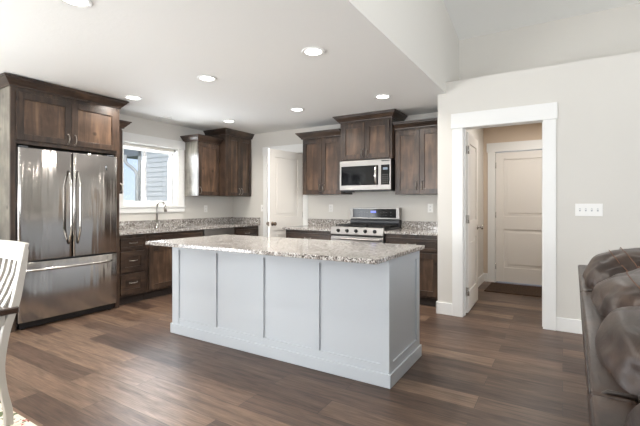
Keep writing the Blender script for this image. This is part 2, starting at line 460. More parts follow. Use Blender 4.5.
# doors : two recessed panels with a raised field
def panel_door(T, w, h, t, name, label, root_loc, knob_u, knob_mat, knob_back=True, hinges=True):
    """local u 0..w, out 0 (front) .. -t, z 0.01..h"""
    root = empty(name, root_loc, label, None, None, 'structure')
    mb = MB(T)
    st, z0 = 0.115, 0.012
    rails = [(z0, 0.24), (0.83, 1.03), (h - 0.115, h)]
    mb.box(0, st, -t, 0, z0, h).box(w - st, w, -t, 0, z0, h)
    for a, b in rails: mb.box(st, w - st, -t, 0, a, b)
    for a, b in ((0.24, 0.83), (1.03, h - 0.115)):
        mb.box(st, w - st, -t + 0.014, -0.014, a, b)
        mb.prism([(st + 0.012, a + 0.012), (w - st - 0.012, a + 0.012), (w - st - 0.012, b - 0.012), (st + 0.012, b - 0.012)], -t + 0.012, -0.012, 'y')
        mb.box(st + 0.05, w - st - 0.05, -t + 0.004, -0.004, a + 0.05, b - 0.05)
    slab = mb.build('door_slab', M['door'], root, 0.003)
    for sgn, base in ((1, 0.0), (-1, -t)):
        k = MB(T)
        k.lathe((knob_u, base, 0.93), [(0.03, 0), (0.03, sgn * 0.006), (0.012, sgn * 0.01), (0.011, sgn * 0.035), (0.024, sgn * 0.042), (0.028, sgn * 0.055), (0.022, sgn * 0.068), (0.0, sgn * 0.07)], 'y', 20)
        k.build('door_knob', knob_mat, root)
    if hinges:
        hu = 0.0 if knob_u > w / 2 else w
        for zz in (0.25, 1.05, h - 0.2):
            q = MB(T); q.lathe((hu, 0.006, zz), [(0.008, -0.045), (0.008, 0.045)], 'z', 10)
            q.box(hu - 0.002 if hu else -0.002, hu + 0.002, -t, 0.0, zz - 0.045, zz + 0.045)
            q.build('hinge', M['chrome'], root)
    return root
# open door in the doorway, hinged left and swung into the hall
a = math.radians(-1.5)
dirv = Vector((math.sin(a), math.cos(a)))            # along the door, away from the hinge
outv = Vector((math.cos(a), -math.sin(a)))           # its visible face looks towards +X
T1 = Matrix(((dirv.x, outv.x, 0, -0.893), (dirv.y, outv.y, 0, 4.592), (0, 0, 1, 0), (0, 0, 0, 1)))
panel_door(T1, 0.72, 2.02, 0.035, 'door_1', 'white panel door standing open into the hall', (-0.893, 4.592, 0), 0.66, M['chrome'])
# closed hall end door
panel_door(face_y(6.712) @ Matrix.Translation((-0.892, 0, 0)), 0.889, 2.022, 0.04, 'door_2', 'closed white panel door at the hall end', (-0.873, 6.712, 0), 0.79, M['chrome'])
# pantry door, hinged right and swung into the kitchen
pd = (Vector((-3.637, 4.53)) - Vector((-3.572, 5.292))); pw = pd.length; pd.normalize(); po = Vector((-pd.y, pd.x))
T3 = Matrix(((pd.x, po.x, 0, -3.572), (pd.y, po.y, 0, 5.292), (0, 0, 1, 0), (0, 0, 0, 1)))
d3 = panel_door(T3, pw, 2.03, 0.035, 'door_3', 'white panel door of the pantry swung out beside the range counter', (-3.572, 5.292, 0), pw - 0.06, M['bronze'])
MB(T3).box(pw, pw + 0.0015, -0.029, -0.006, 0.90, 0.96).build('latch_plate', M['bronze'], d3)

# ------------------------------------------------------------------ sink window
w1 = empty('window_1', (XL, 3.634, 1.19), 'white framed sliding window above the sink', None, None, 'structure')
FX = face_x(XL)
y0, y1, za, zb = 3.19, 4.078, 1.19, 2.07
f = MB(FX)
f.box(y0 - 0.13, y0, 0, 0.02, za, zb).box(y1, y1 + 0.13, 0, 0.02, za, zb)
f.build('side_casing', M['trim'], w1, 0.002)
MB(FX).box(y0 - 0.142, y1 + 0.142, 0, 0.028, zb, zb + 0.13).build('head_casing', M['trim'], w1, 0.003)
MB(FX).box(y0 - 0.14, y1 + 0.14, 0, 0.035, za - 0.022, za).box(y0 - 0.13, y1 + 0.13, 0, 0.02, za - 0.095, za - 0.022).build('window_sill', M['trim'], w1, 0.003)
j = MB(FX)
j.box(y0, y0 + 0.012, -0.15, 0.0, za, zb).box(y1 - 0.012, y1, -0.15, 0.0, za, zb).box(y0 + 0.012, y1 - 0.012, -0.15, 0, zb - 0.012, zb).box(y0 + 0.012, y1 - 0.012, -0.15, 0, za, za + 0.012)
j.build('reveal', M['trim'], w1)
def ring(mb, u0, u1, z0, z1, wd, o0, o1):
    mb.box(u0, u0 + wd, o0, o1, z0, z1).box(u1 - wd, u1, o0, o1, z0, z1)
    mb.box(u0 + wd, u1 - wd, o0, o1, z0, z0 + wd).box(u0 + wd, u1 - wd, o0, o1, z1 - wd, z1)
    return mb
fr_ = ring(MB(FX), y0 + 0.012, y1 - 0.012, za + 0.012, zb - 0.012, 0.03, -0.14, -0.09); fr_.build('window_frame', M['vinyl'], w1, 0.003)
for u0, u1, o in ((y0 + 0.042, 3.60, -0.135), (3.575, y1 - 0.042, -0.112)):
    sash = ring(MB(FX), u0, u1, za + 0.042, zb - 0.042, 0.036, o, o + 0.022).build('sash', M['vinyl'], w1, 0.002)
    MB(FX).box(u0 + 0.036, u1 - 0.036, o + 0.008, o + 0.012, za + 0.078, zb - 0.078).build('glass', M['glass'], sash)
rs = empty('roller_shade', (XL - 0.04, 3.634, 2.03), 'rolled up pale roller shade at the top of the sink window', 'window shade')
m_ = MB(); m_.lathe((XL - 0.045, y0 + 0.03, 2.036), [(0.0, 0), (0.027, 0), (0.027, y1 - y0 - 0.06), (0, y1 - y0 - 0.06)], 'y', 20); m_.build('shade_roll', M['shade'], rs)
m_ = MB(); m_.lathe((XL - 0.045, y1 - 0.03, 2.036), [(0.0, 0), (0.029, 0), (0.029, 0.016), (0, 0.016)], 'y', 20); m_.build('end_cap', M['slot'], rs)
m_ = MB(); m_.lathe((XL - 0.045, y0 + 0.014, 2.036), [(0.0, 0), (0.029, 0), (0.029, 0.015), (0, 0.015)], 'y', 20); m_.build('end_cap', M['slot'], rs)
MB().box(XL - 0.075, XL - 0.071, y0 + 0.03, y1 - 0.03, 1.992, 2.01).box(XL - 0.079, XL - 0.067, y0 + 0.03, y1 - 0.03, 1.985, 1.997).build('hem_bar', M['shade'], rs, 0.002)

def plain_window(name, T, u0, u1, z0, z1, label, cols=2, rows=1):
    w = empty(name, T @ Vector(((u0 + u1) / 2, 0, z0)), label, None, None, 'structure')
    c = MB(T); c.box(u0 - 0.1, u0, 0, 0.02, z0, z1).box(u1, u1 + 0.1, 0, 0.02, z0, z1).box(u0 - 0.11, u1 + 0.11, 0, 0.025, z1, z1 + 0.13).box(u0 - 0.11, u1 + 0.11, 0, 0.03, z0 - 0.1, z0)
    c.build('casing', M['trim'], w, 0.003)
    g = ring(MB(T), u0, u1, z0, z1, 0.05, -0.09, -0.03)
    for i in range(1, cols):
        u = u0 + (u1 - u0) * i / cols; g.box(u - 0.03, u + 0.03, -0.09, -0.03, z0 + 0.05, z1 - 0.05)
    g.build('window_frame', M['vinyl'], w, 0.003)
    MB(T).box(u0 + 0.05, u1 - 0.05, -0.07, -0.065, z0 + 0.05, z1 - 0.05).build('glass', M['glass'], w)
FREAR = Matrix(((1, 0, 0, 0), (0, 1, 0, -4.2), (0, 0, 1, 0), (0, 0, 0, 1)))
FRIGHT = Matrix(((0, -1, 0, 3.6), (1, 0, 0, 0), (0, 0, 1, 0), (0, 0, 0, 1)))
plain_window('window_2', FX, -1.05, 0.45, 0.15, 2.15, 'patio door window of the dining area', 2)
plain_window('window_3', FREAR, -4.2, -2.4, 0.7, 2.2, 'rear dining window', 2)
plain_window('window_4', FREAR, -0.2, 2.2, 0.7, 2.5, 'rear living room window', 3)
plain_window('window_5', FRIGHT, -0.1, 2.5, 0.7, 2.5, 'side living room window', 3)

# ------------------------------------------------------------------ outside the sink window
struct('ground', MB().box(-40, -5.4, -30, 40, -0.6, -0.5), M['ground'], label='lawn outside the window')
nb = empty('house_wing', (-6.7, 8.0, -0.5), 'blue grey lap sided wing of the house seen through the sink window', 'house')
m_ = MB(); z = -0.5
while z < 2.50:
    m_.prism([(5.49, z), (5.464, z), (5.474, z + 0.105), (5.49, z + 0.105)], -8.06, -5.27, 'x'); z += 0.105
m_.box(-8.09, -5.27, 5.49, 12.0, -0.5, 2.56)
m_.build('siding_wall', M['siding'], nb)
MB().box(-8.13, -8.055, 5.44, 5.52, -0.5, 2.30).build('corner_board', M['gutter'], nb)
MB().box(-8.75, -5.27, 5.47, 12.0, 2.60, 2.64).box(-8.75, -8.09, 5.46, 12.0, 2.30, 2.34).box(-8.77, -8.09, 5.42, 5.46, 2.30, 2.62).box(-8.79, -8.75, 5.42, 12.0, 2.30, 2.62).build('eave', M['fascia'], nb)
MB().prism([(-8.85, 2.63), (-5.27, 3.4), (-5.27, 3.48), (-8.85, 2.70)], 5.40, 12.0, 'y').build('roof', M['siding'], nb)
MB().tube([(-8.54, 5.40, 2.34), (-8.52, 5.395, 2.19), (-8.44, 5.39, 2.12), (-8.28, 5.385, 2.05), (-8.12, 5.38, 1.95), (-8.07, 5.38, 1.85), (-8.065, 5.38, -0.48)], 0.036, 10).build('downspout', M['gutter'], nb)

# ------------------------------------------------------------------ cabinets
def pull(T, u, z, vertical, length=0.10):
    """arched bar pull standing off a front; returns the mesh builder"""
    mb = MB(T); pts = []
    for k in range(11):
        t = k / 10.0; s_ = (t - 0.5) * length; o = 0.004 + 0.026 * math.sin(math.pi * t) ** 0.7
        pts.append((u, o, z + s_) if vertical else (u + s_, o, z))
    mb.tube(pts, [0.0055, 0.0052, 0.0048, 0.0045, 0.005, 0.0055, 0.005, 0.0045, 0.0048, 0.0052, 0.0055], 8)
    for e in (-0.5, 0.5):
        c = (u, 0, z + e * length) if vertical else (u + e * length, 0, z)
        mb.lathe(c, [(0.0, 0), (0.009, 0), (0.009, 0.003), (0.005, 0.007), (0, 0.007)], 'y', 10)
    return mb

def shaker(T, u0, u1, z0, z1, parent, name='cabinet_door', handle=None, th=0.02, fw=0.062, slab=False):
    """frame and recessed panel front from u0..u1, z0..z1. handle = (u, z, vertical)"""
    g = 0.002
    u0 += g; u1 -= g; z0 += g; z1 -= g
    mb = MB(T)
    if slab:
        fw = min(fw, (z1 - z0) * 0.24)
    mb.box(u0, u0 + fw, 0, th, z0, z1).box(u1 - fw, u1, 0, th, z0, z1)
    mb.box(u0 + fw, u1 - fw, 0, th, z0, z0 + fw).box(u0 + fw, u1 - fw, 0, th, z1 - fw, z1)
    d = mb.build(name, M['wood'] if not slab else M['woodh'], parent, 0.0015)
    MB(T).box(u0 + fw, u1 - fw, 0, th - 0.012, z0 + fw, z1 - fw).build('door_panel' if not slab else 'drawer_panel', M['panel'] if not slab else M['woodh'], d)
    if handle:
        pull(T @ Matrix.Translation((0, th, 0)), handle[0], handle[1], handle[2]).build('handle', M['pewter'], d)
    return d

CROWN = [(0.0, 0.0), (0.012, 0.0), (0.014, 0.014), (0.024, 0.022), (0.048, 0.052), (0.060, 0.062), (0.062, 0.072), (0.074, 0.076), (0.076, 0.09), (0.0, 0.09)]
def crown(path, z, parent, scale=1.0, normals_left=True, prof=CROWN):
    """sweep the crown profile along an open polyline (XY); outward = right side of the path"""
    P = [Vector(p) for p in path]; n = len(P); rings = []
    for i, p in enumerate(P):
        dirs = []
        if i > 0: dirs.append((P[i] - P[i - 1]).normalized())
        if i < n - 1: dirs.append((P[i + 1] - P[i]).normalized())
        nn = [Vector((d.y, -d.x)) for d in dirs]
        m = nn[0] if len(nn) == 1 else (nn[0] + nn[1]) / (1 + nn[0].dot(nn[1]))
        rings.append([(p.x + m.x * o * scale, p.y + m.y * o * scale, z + h) for o, h in prof])
    mb = MB(); mb.loft(rings, smooth=False)
    return mb.build('crown_moulding', M['woodh'], parent, 0.001)

def cab_box(parent, x0, x1, y0, y1, z0, z1, mat_=None, name='cabinet_body', toe=None):
    mb = MB().box(x0, x1, y0, y1, z0, z1)
    o = mb.build(name, mat_ or M['wood'], parent, 0.0015)
    return o

XW = XL + 0.0015
# --- refrigerator surround and the cabinet over it
fs = empty('fridge_cabinet', (-4.78, 2.21, 0), 'tall dark wood surround with a two door cabinet above the stainless refrigerator', 'cabinet')
XF = -4.46
tag(MB().box(XW, XF - 0.021, 1.665, 1.70, 0, 2.345).build('side_panel', M['side'], fs, 0.001), 'end panel of the surround with window glare painted in grey')
MB().box(XF - 0.021, XF, 1.665, 1.70, 0, 2.345).build('face_frame', M['wood'], fs, 0.001)
MB().box(XW, XF, 2.712, 2.748, 0, 2.345).build('side_panel', M['wood'], fs, 0.002)
cab_box(fs, XW, XF, 1.70, 2.712, 1.80, 2.345)
for a_, b_ in ((1.70, 1.712), (2.70, 2.712)): MB().box(XF - 0.02, XF + 0.001, a_, b_, 0, 1.80).build('face_frame', M['wood'], fs)
T = face_x(XF)
shaker(T, 1.706, 2.206, 1.835, 2.30, fs, handle=(2.206 - 0.035, 1.90, True))
shaker(T, 2.206, 2.712, 1.835, 2.30, fs, handle=(2.206 + 0.035, 1.90, True))
crown([(XW, 1.665), (XF, 1.665), (XF, 2.748), (XL + 0.34, 2.748)], 2.342, fs, 1.0)

# --- refrigerator
fg = empty('refrigerator', (-4.75, 2.207, 0), 'stainless steel french door refrigerator with a bottom freezer drawer', 'refrigerator')
FY0, FY1, FXF = 1.714, 2.700, -4.42
MB().box(-5.06, FXF - 0.075, FY0 + 0.006, FY1 - 0.006, 0.03, 1.745).build('fridge_body', M['gray'], fg, 0.004)
ym = (FY0 + FY1) / 2
def fdoor(name, a, b, z0, z1):
    mb = MB(); r = 0.022; pts = []
    # rounded front corners, very slight crown
    n = 6
    pts.append((FXF - 0.07, a)); 
    for k in range(n + 1):
        t = k / n * R90; pts.append((FXF - r + r * math.sin(t), a + r - r * math.cos(t)))
    for k in range(1, 12):
        u = k / 12.0; pts.append((FXF + 0.006 * math.sin(math.pi * u), a + r + (b - a - 2 * r) * u))
    for k in range(n + 1):
        t = k / n * R90; pts.append((FXF - r + r * math.cos(t), b - r + r * math.sin(t)))
    pts.append((FXF - 0.07, b))
    mb.prism(pts, z0, z1, 'z')
    o = mb.build(name, M['steel'], fg, 0.003)
    for p in o.data.polygons:
        if abs(p.normal.z) < 0.5: p.use_smooth = True
    return o
dl = fdoor('fridge_door', FY0, ym - 0.004, 0.665, 1.765)
dr = fdoor('fridge_door', ym + 0.004, FY1, 0.665, 1.765)
fz = fdoor('freezer_drawer', FY0, FY1, 0.075, 0.648)
def bow(pts_fn, parent, r=0.011):
    pts = [pts_fn(k / 16.0) for k in range(17)]
    MB().tube(pts, [r * (0.75 if k in (0, 16) else 1) for k in range(17)], 10).build('handle', M['chrome'], parent)
for d_, yy in ((dl, ym - 0.045), (dr, ym + 0.045)):
    bow(lambda t, yy=yy: (FXF + 0.008 + 0.052 * min(1, math.sin(math.pi * t) * 1.8), yy, 0.80 + 0.77 * t), d_)
bow(lambda t: (FXF + 0.008 + 0.05 * min(1, math.sin(math.pi * t) * 3.0), FY0 + 0.07 + (FY1 - FY0 - 0.14) * t, 0.575), fz, 0.013)
MB().box(FXF - 0.02, FXF + 0.0045, 2.545, 2.575, 1.60, 1.655).build('badge', M['black'], dr, 0.001)
MB().box(FXF + 0.0045, FXF + 0.0052, 2.552, 2.568, 1.628, 1.648).box(FXF + 0.0045, FXF + 0.0052, 2.552, 2.568, 1.612, 1.616).build('badge_print', M['mark'], dr)
MB().box(-5.0, FXF - 0.03, FY0 + 0.02, FY1 - 0.02, 0.012, 0.07).build('toe_grille', M['black'], fg, 0.003)
for yy in (FY0 + 0.06, FY1 - 0.06):
    MB().lathe((FXF - 0.06, yy, 0), [(0.02, 0), (0.02, 0.012), (0.008, 0.014), (0.008, 0.07)], 'z', 12).build('foot', M['black'], fg)
    MB().box(FXF - 0.12, FXF - 0.02, yy - 0.05, yy + 0.03, 1.766, 1.785).build('hinge_cover', M['gray'], fg, 0.004)

# --- narrow upper cabinet between refrigerator and window
XU = -4.77
nu = empty('narrow_upper_cabinet', (-4.93, 2.86, 1.35), 'narrow dark wood upper cabinet between the refrigerator surround and the sink window', 'cabinet')
cab_box(nu, XW, XU - 0.02, 2.75, 2.985, 1.35, 2.185)
shaker(face_x(XU - 0.02), 2.752, 2.983, 1.353, 2.16, nu, handle=(2.955, 1.43, True), fw=0.05)
crown([(XU - 0.0, 2.7495), (XU - 0.0, 2.985), (XW, 2.985)], 2.178, nu)

# --- upper cabinets right of the window
ul = empty('upper_cabinet', (-4.93, 4.43, 1.35), 'single door dark wood upper cabinet right of the sink window', 'cabinet')
cab_box(ul, XW, XU - 0.02, 4.216, 4.655, 1.35, 2.20)
tag(MB().box(XW, XU - 0.021, 4.21, 4.216, 1.35, 2.20).build('side_panel', M['side'], ul), 'end panel facing the window with its glare painted in grey')
MB().box(XU - 0.021, XU - 0.019, 4.21, 4.216, 1.35, 2.20).build('face_frame', M['wood'], ul)
shaker(face_x(XU - 0.02), 4.212, 4.645, 1.353, 2.175, ul, handle=(4.245, 1.43, True))
crown([(XW, 4.21), (XU, 4.21), (XU, 4.655)], 2.19, ul)
XC = -4.645
uc = empty('corner_upper_cabinet', (-4.87, 4.97, 1.35), 'taller two door dark wood upper cabinet in the corner of the window wall', 'cabinet')
cab_box(uc, XW, XC - 0.02, 4.66, 5.297, 1.35, 2.355)
MB().box(XC - 0.02, XC - 0.001, 4.66, 4.73, 1.35, 2.355).build('filler_stile', M['wood'], uc, 0.001)
shaker(face_x(XC - 0.02), 4.73, 5.005, 1.353, 2.33, uc, handle=(4.975, 1.43, True), fw=0.055)
shaker(face_x(XC - 0.02), 5.005, 5.28, 1.353, 2.33, uc, handle=(5.035, 1.43, True), fw=0.055)
crown([(XW, 4.66), (XC, 4.66), (XC, 5.297)], 2.348, uc, 0.75)

# --- base cabinets on the window wall
XB = -4.50
def base_body(parent, T, u0, u1, depth, ztop=0.85):
    mb = MB(T); mb.box(u0, u1, -depth, 0, 0.1, ztop); mb.build('cabinet_body', M['wood'], parent, 0.0015)
    MB(T).box(u0, u1, -depth, -0.05, 0, 0.1).build('toe_kick', M['toe'], parent)
T = face_x(XB)
b1 = empty('drawer_base_cabinet', (-4.8, 2.93, 0), 'dark wood base cabinet with three drawers beside the refrigerator', 'cabinet')
base_body(b1, T, 2.752, 3.125, 0.59)
for z0, z1 in ((0.665, 0.805), (0.395, 0.645), (0.125, 0.375)):
    shaker(T, 2.775, 3.105, z0, z1, b1, 'drawer', (2.94, (z0 + z1) / 2 + 0.01, False), slab=True)
b2 = empty('sink_base_cabinet', (-4.8, 3.6, 0), 'dark wood sink base cabinet below the faucet', 'cabinet')
base_body(b2, T, 3.13, 4.055, 0.59, 0.66)
MB(T).box(3.13, 4.055, -0.02, 0, 0.66, 0.85).box(3.13, 3.15, -0.59, -0.02, 0.66, 0.85).box(4.035, 4.055, -0.59, -0.02, 0.66, 0.85).build('front_rail', M['woodh'], b2)
shaker(T, 3.155, 4.03, 0.70, 0.815, b2, 'false_drawer_front', None, slab=True)
shaker(T, 3.155, 3.593, 0.125, 0.68, b2, handle=(3.56, 0.61, True))
shaker(T, 3.593, 4.03, 0.125, 0.68, b2, handle=(3.626, 0.61, True))
dw = empty('dishwasher', (-4.8, 4.37, 0), 'stainless steel dishwasher in the window wall cabinets', 'dishwasher')
MB().box(-5.07, XB - 0.01, 4.065, 4.685, 0.09, 0.845).build('dishwasher_body', M['gray'], dw)
MB().box(XB - 0.01, XB + 0.022, 4.068, 4.682, 0.11, 0.74).build('dishwasher_door', M['steel'], dw, 0.004)
MB().box(XB - 0.01, XB + 0.026, 4.068, 4.682, 0.745, 0.842).build('control_panel', M['steel2'], dw, 0.004)
MB().tube([(XB + 0.026, 4.12, 0.70), (XB + 0.06, 4.13, 0.70), (XB + 0.06, 4.62, 0.70), (XB + 0.026, 4.63, 0.70)], 0.01, 8).build('handle', M['chrome'], dw)
MB().box(-5.0, XB - 0.05, 4.07, 4.68, 0, 0.088).build('toe_panel', M['black'], dw)
b3 = empty('corner_base_cabinet', (-4.8, 4.99, 0), 'dark wood base cabinet with a drawer at the corner right of the dishwasher', 'cabinet')
base_body(b3, T, 4.69, 5.295, 0.59)
shaker(T, 4.72, 5.27, 0.665, 0.805, b3, 'drawer', (4.995, 0.735, False), slab=True)
shaker(T, 4.72, 5.27, 0.125, 0.645, b3, handle=(4.76, 0.58, True))

# counter on the window wall with a sink cut-out
XE = -4.455
c1 = empty('counter_with_backsplash', (-4.78, 4.0, 0.85), 'speckled granite counter and low backsplash along the sink window wall', 'countertop')
sy0, sy1, sx0, sx1 = 3.28, 3.96, -4.93, -4.56
c = MB(); zt, zb_ = 0.88, 0.85
c.box(sx1, XE, 2.752, 5.297, zb_, zt).box(XW, sx0, 2.752, 5.297, zb_, zt).box(sx0, sx1, 2.752, sy0, zb_, zt).box(sx0, sx1, sy1, 5.297, zb_, zt)
c.build('slab', M['granite'], c1)
MB().box(XW, XW + 0.022, 2.752, 5.297, zt, 0.985).box(XW + 0.022, -4.455, 5.275, 5.297, zt, 0.985).build('backsplash', M['granite'], c1, 0.002)
sk = MB(); g = 0.012
sk.box(sx0 - g, sx1 + g, sy0 - g, sy1 + g, 0.675, 0.68)
sk.box(sx0 - g, sx0, sy0 - g, sy1 + g, 0.68, 0.849).box(sx1, sx1 + g, sy0 - g, sy1 + g, 0.68, 0.849).box(sx0, sx1, sy0 - g, sy0, 0.68, 0.849).box(sx0, sx1, sy1, sy1 + g, 0.68, 0.849)
sk_o = sk.build('kitchen_sink', M['steel2'], None); tag(sk_o, 'stainless undermount sink basin in the granite below the window', 'sink')
fc = empty('kitchen_faucet', (-5.01, 3.655, 0.88), 'brushed nickel gooseneck pull down faucet in front of the window', 'faucet')
fx, fy = -5.01, 3.655
MB().lathe((fx, fy, 0.881), [(0.0, 0), (0.028, 0), (0.028, 0.006), (0.02, 0.012), (0.018, 0.06), (0.0145, 0.07), (0, 0.072)], 'z', 18).build('base', M['chrome'], fc)
pts = [(fx, fy, 0.94), (fx, fy, 1.10), (fx, fy, 1.18)]
for k in range(1, 10):
    t = math.pi * k / 10 * 0.98
    pts.append((fx + 0.075 - 0.075 * math.cos(t), fy + 0.02 * k / 10, 1.18 + 0.075 * math.sin(t)))
MB().tube(pts, 0.0145, 12).build('neck', M['chrome'], fc)
e = Vector(pts[-1])
MB().tube([e, e + Vector((0.008, 0.004, -0.03)), e + Vector((0.016, 0.008, -0.10))], [0.0145, 0.019, 0.021], 12).build('spray_head', M['chrome'], fc)
MB().tube([(fx, fy + 0.016, 0.93), (fx, fy + 0.04, 0.94), (fx + 0.01, fy + 0.1, 0.965)], [0.007, 0.006, 0.005], 8).build('lever', M['chrome'], fc)

# --- range wall
YU = 4.97
T = face_y(YU + 0.02)
def upper(u0, u1, split, z0, z1, name, label, hz):
    r = empty(name, ((u0 + u1) / 2, 5.14, z0), label, 'cabinet')
    MB(T).box(u0, u1, -(5.299 - YU - 0.02), 0, z0, z1).build('cabinet_body', M['wood'], r, 0.0015)
    shaker(T, u0 + 0.012, split, z0 + 0.003, z1 - 0.03, r, handle=(split - 0.035, hz, True))
    shaker(T, split, u1 - 0.012, z0 + 0.003, z1 - 0.03, r, handle=(split + 0.035, hz, True))
    return r
u2 = upper(-3.365, -2.68, -3.015, 1.36, 2.205, 'upper_cabinet', 'two door dark wood upper cabinet left of the microwave', 1.45)
crown([(-3.365, 5.297), (-3.365, YU), (-2.682, YU)][::1], 2.195, u2)
u3 = upper(-1.893, -1.212, -1.56, 1.345, 2.205, 'upper_cabinet', 'two door dark wood upper cabinet right of the microwave beside the doorway wall', 1.46)
crown([(-1.89, YU), (-1.212, YU)], 2.195, u3)
YT = 4.885
T2 = face_y(YT + 0.02)
u4 = empty('raised_upper_cabinet', (-2.285, 5.1, 1.825), 'raised and deeper two door dark wood cabinet above the microwave', 'cabinet')
MB(T2).box(-2.668, -1.902, -(5.299 - YT - 0.02), 0, 1.822, 2.36).build('cabinet_body', M['wood'], u4, 0.0015)
shaker(T2, -2.64, -2.285, 1.835, 2.325, u4, handle=(-2.322, 1.915, True))
shaker(T2, -2.285, -1.93, 1.835, 2.325, u4, handle=(-2.248, 1.915, True))
crown([(-2.668, 5.297), (-2.668, YT), (-1.902, YT), (-1.902, 5.297)], 2.348, u4)

# microwave
mw = empty('microwave', (-2.28, 5.05, 1.40), 'stainless over the range microwave with a black glass door', 'microwave')
MX0, MX1, MZ0, MZ1, MY = -2.662, -1.908, 1.40, 1.812, 4.875
MB().box(MX0, MX1, MY + 0.03, 5.298, MZ0, MZ1).build('microwave_body', M['black'], mw, 0.003)
TM = face_y(MY + 0.03)
md = MX0 + 0.60
door = ring(MB(TM), MX0, md, MZ0 + 0.012, MZ1, 0.022, 0, 0.03)
door.box(MX0 + 0.022, md - 0.022, 0, 0.03, MZ0 + 0.034, MZ0 + 0.075).box(MX0 + 0.022, md - 0.022, 0, 0.03, MZ1 - 0.075, MZ1 - 0.022)
door = door.build('microwave_door', M['steel2'], mw, 0.002)
MB(TM).box(MX0 + 0.022, md - 0.022, 0.005, 0.027, MZ0 + 0.075, MZ1 - 0.075).build('door_glass', M['bglass'], door)
MB(TM).tube([(md - 0.05, 0.028, MZ0 + 0.085), (md - 0.05, 0.055, MZ0 + 0.11), (md - 0.05, 0.066, MZ0 + 0.20), (md - 0.05, 0.055, MZ1 - 0.11), (md - 0.05, 0.028, MZ1 - 0.085)], 0.014, 10).build('handle', M['chrome'], door)
cp = ring(MB(TM), md + 0.002, MX1, MZ0 + 0.012, MZ1, 0.016, 0, 0.03)
cp.box(md + 0.018, MX1 - 0.016, 0, 0.03, MZ0 + 0.028, MZ0 + 0.075).box(md + 0.018, MX1 - 0.016, 0, 0.03, MZ1 - 0.075, MZ1 - 0.028)
cp = cp.build('control_panel', M['steel2'], mw, 0.002)
MB(TM).box(md + 0.018, MX1 - 0.016, 0.005, 0.029, MZ0 + 0.075, MZ1 - 0.075).build('keypad_glass', M['bglass'], cp)
MB(TM).box(md + 0.045, MX1 - 0.045, 0.029, 0.0296, MZ1 - 0.14, MZ1 - 0.11).build('clock_display', M['white_led'], cp)
kp = MB(TM)
for r_ in range(5):
    for c_ in range(3):
        u = md + 0.042 + c_ * 0.03; z = MZ0 + 0.10 + r_ * 0.026
        kp.box(u, u + 0.014, 0.029, 0.0294, z, z + 0.006)
kp.build('keypad_print', M['slot'], cp)
MB(TM).box(MX0 + 0.01, MX1 - 0.01, -0.3, 0.018, MZ0 - 0.004, MZ0 + 0.011).build('bottom_vent', M['black'], mw)
MB(TM).box(MX0 + 0.05, MX0 + 0.17, -0.10, 0.0, MZ0 - 0.018, MZ0 - 0.004).build('light_lens', M['black'], mw, 0.003)

# range
rg = empty('gas_range', (-2.285, 4.98, 0), 'stainless steel gas range with five front knobs and a black glass backguard', 'stove')
RX0, RX1, RY = -2.662, -1.908, 4.66
TR = face_y(RY)
MB(TR).box(RX0, RX1, -0.635, 0, 0.06, 0.895).build('range_body', M['black'], rg, 0.003)
MB(TR).prism([(RX0, 0.895), (RX1, 0.895), (RX1, 0.912), (RX0, 0.912)], -0.60, -0.0, 'y').build('cooktop', M['bglass'], rg, 0.003)
cpn = MB(TR)
prof = [(0.0, 0.815), (0.040, 0.815), (0.044, 0.825), (0.026, 0.915), (0.0, 0.922)]
cpn.loft([[(RX0, o, z) for o, z in prof], [(RX1, o, z) for o, z in prof]], smooth=False)
cpn = cpn.build('control_panel', M['steel2'], rg, 0.003)
for k in range(5):
    u = RX0 + 0.115 + k * 0.131
    q = MB(TR @ Matrix.Translation((u, 0.034, 0.868)) @ Matrix.Rotation(math.radians(10), 4, 'X'))
    q.lathe((0, 0, 0), [(0.024, 0), (0.024, 0.006), (0.019, 0.009), (0.017, 0.032), (0.015, 0.035), (0, 0.035)], 'y', 18)
    q.box(-0.0035, 0.0035, 0.034, 0.042, -0.016, 0.016)
    q.build('knob', M['black'], cpn)
od = ring(MB(TR), RX0 + 0.003, RX1 - 0.003, 0.235, 0.795, 0.09, 0.0, 0.035)
od = od.build('oven_door', M['steel2'], rg, 0.003)
MB(TR).box(RX0 + 0.093, RX1 - 0.093, 0.004, 0.031, 0.325, 0.705).build('oven_window', M['bglass'], od)
MB(TR).tube([(RX0 + 0.035, 0.035, 0.76), (RX0 + 0.035, 0.075, 0.765), (RX0 + 0.05, 0.085, 0.765), (RX1 - 0.05, 0.085, 0.765), (RX1 - 0.035, 0.075, 0.765), (RX1 - 0.035, 0.035, 0.76)], 0.014, 10).build('handle', M['steel2'], od)
MB(TR).box(RX0 + 0.003, RX1 - 0.003, 0, 0.03, 0.075, 0.228).build('storage_drawer', M['steel2'], rg, 0.003)
for u in (RX0 + 0.06, RX1 - 0.06):
    for o in (-0.06, -0.56):
        MB(TR).lathe((u, o, 0), [(0.018, 0), (0.018, 0.06)], 'z', 10).build('foot', M['black'], rg)
for g0 in (RX0 + 0.03, RX0 + 0.27, RX0 + 0.51):
    w = 0.215
    gr = MB(TR)
    for u in (g0, g0 + w / 2 - 0.006, g0 + w - 0.012): gr.box(u, u + 0.012, -0.55, -0.04, 0.926, 0.94)
    for o in (-0.55, -0.43, -0.30, -0.17, -0.052): gr.box(g0, g0 + w, o, o + 0.012, 0.926, 0.94)
    for u in (g0, g0 + w - 0.012):
        for o in (-0.55, -0.052): gr.box(u, u + 0.012, o, o + 0.012, 0.912, 0.926)
    gr.build('burner_grate', M['castiron'], rg)
for u in (RX0 + 0.14, RX0 + 0.375, RX0 + 0.615):
    for o in (-0.42, -0.17):
        MB(TR).lathe((u, o, 0.912), [(0.045, 0), (0.045, 0.006), (0.03, 0.008), (0.03, 0.012), (0, 0.012)], 'z', 16).build('burner_cap', M['castiron'], rg)
bgd = MB()
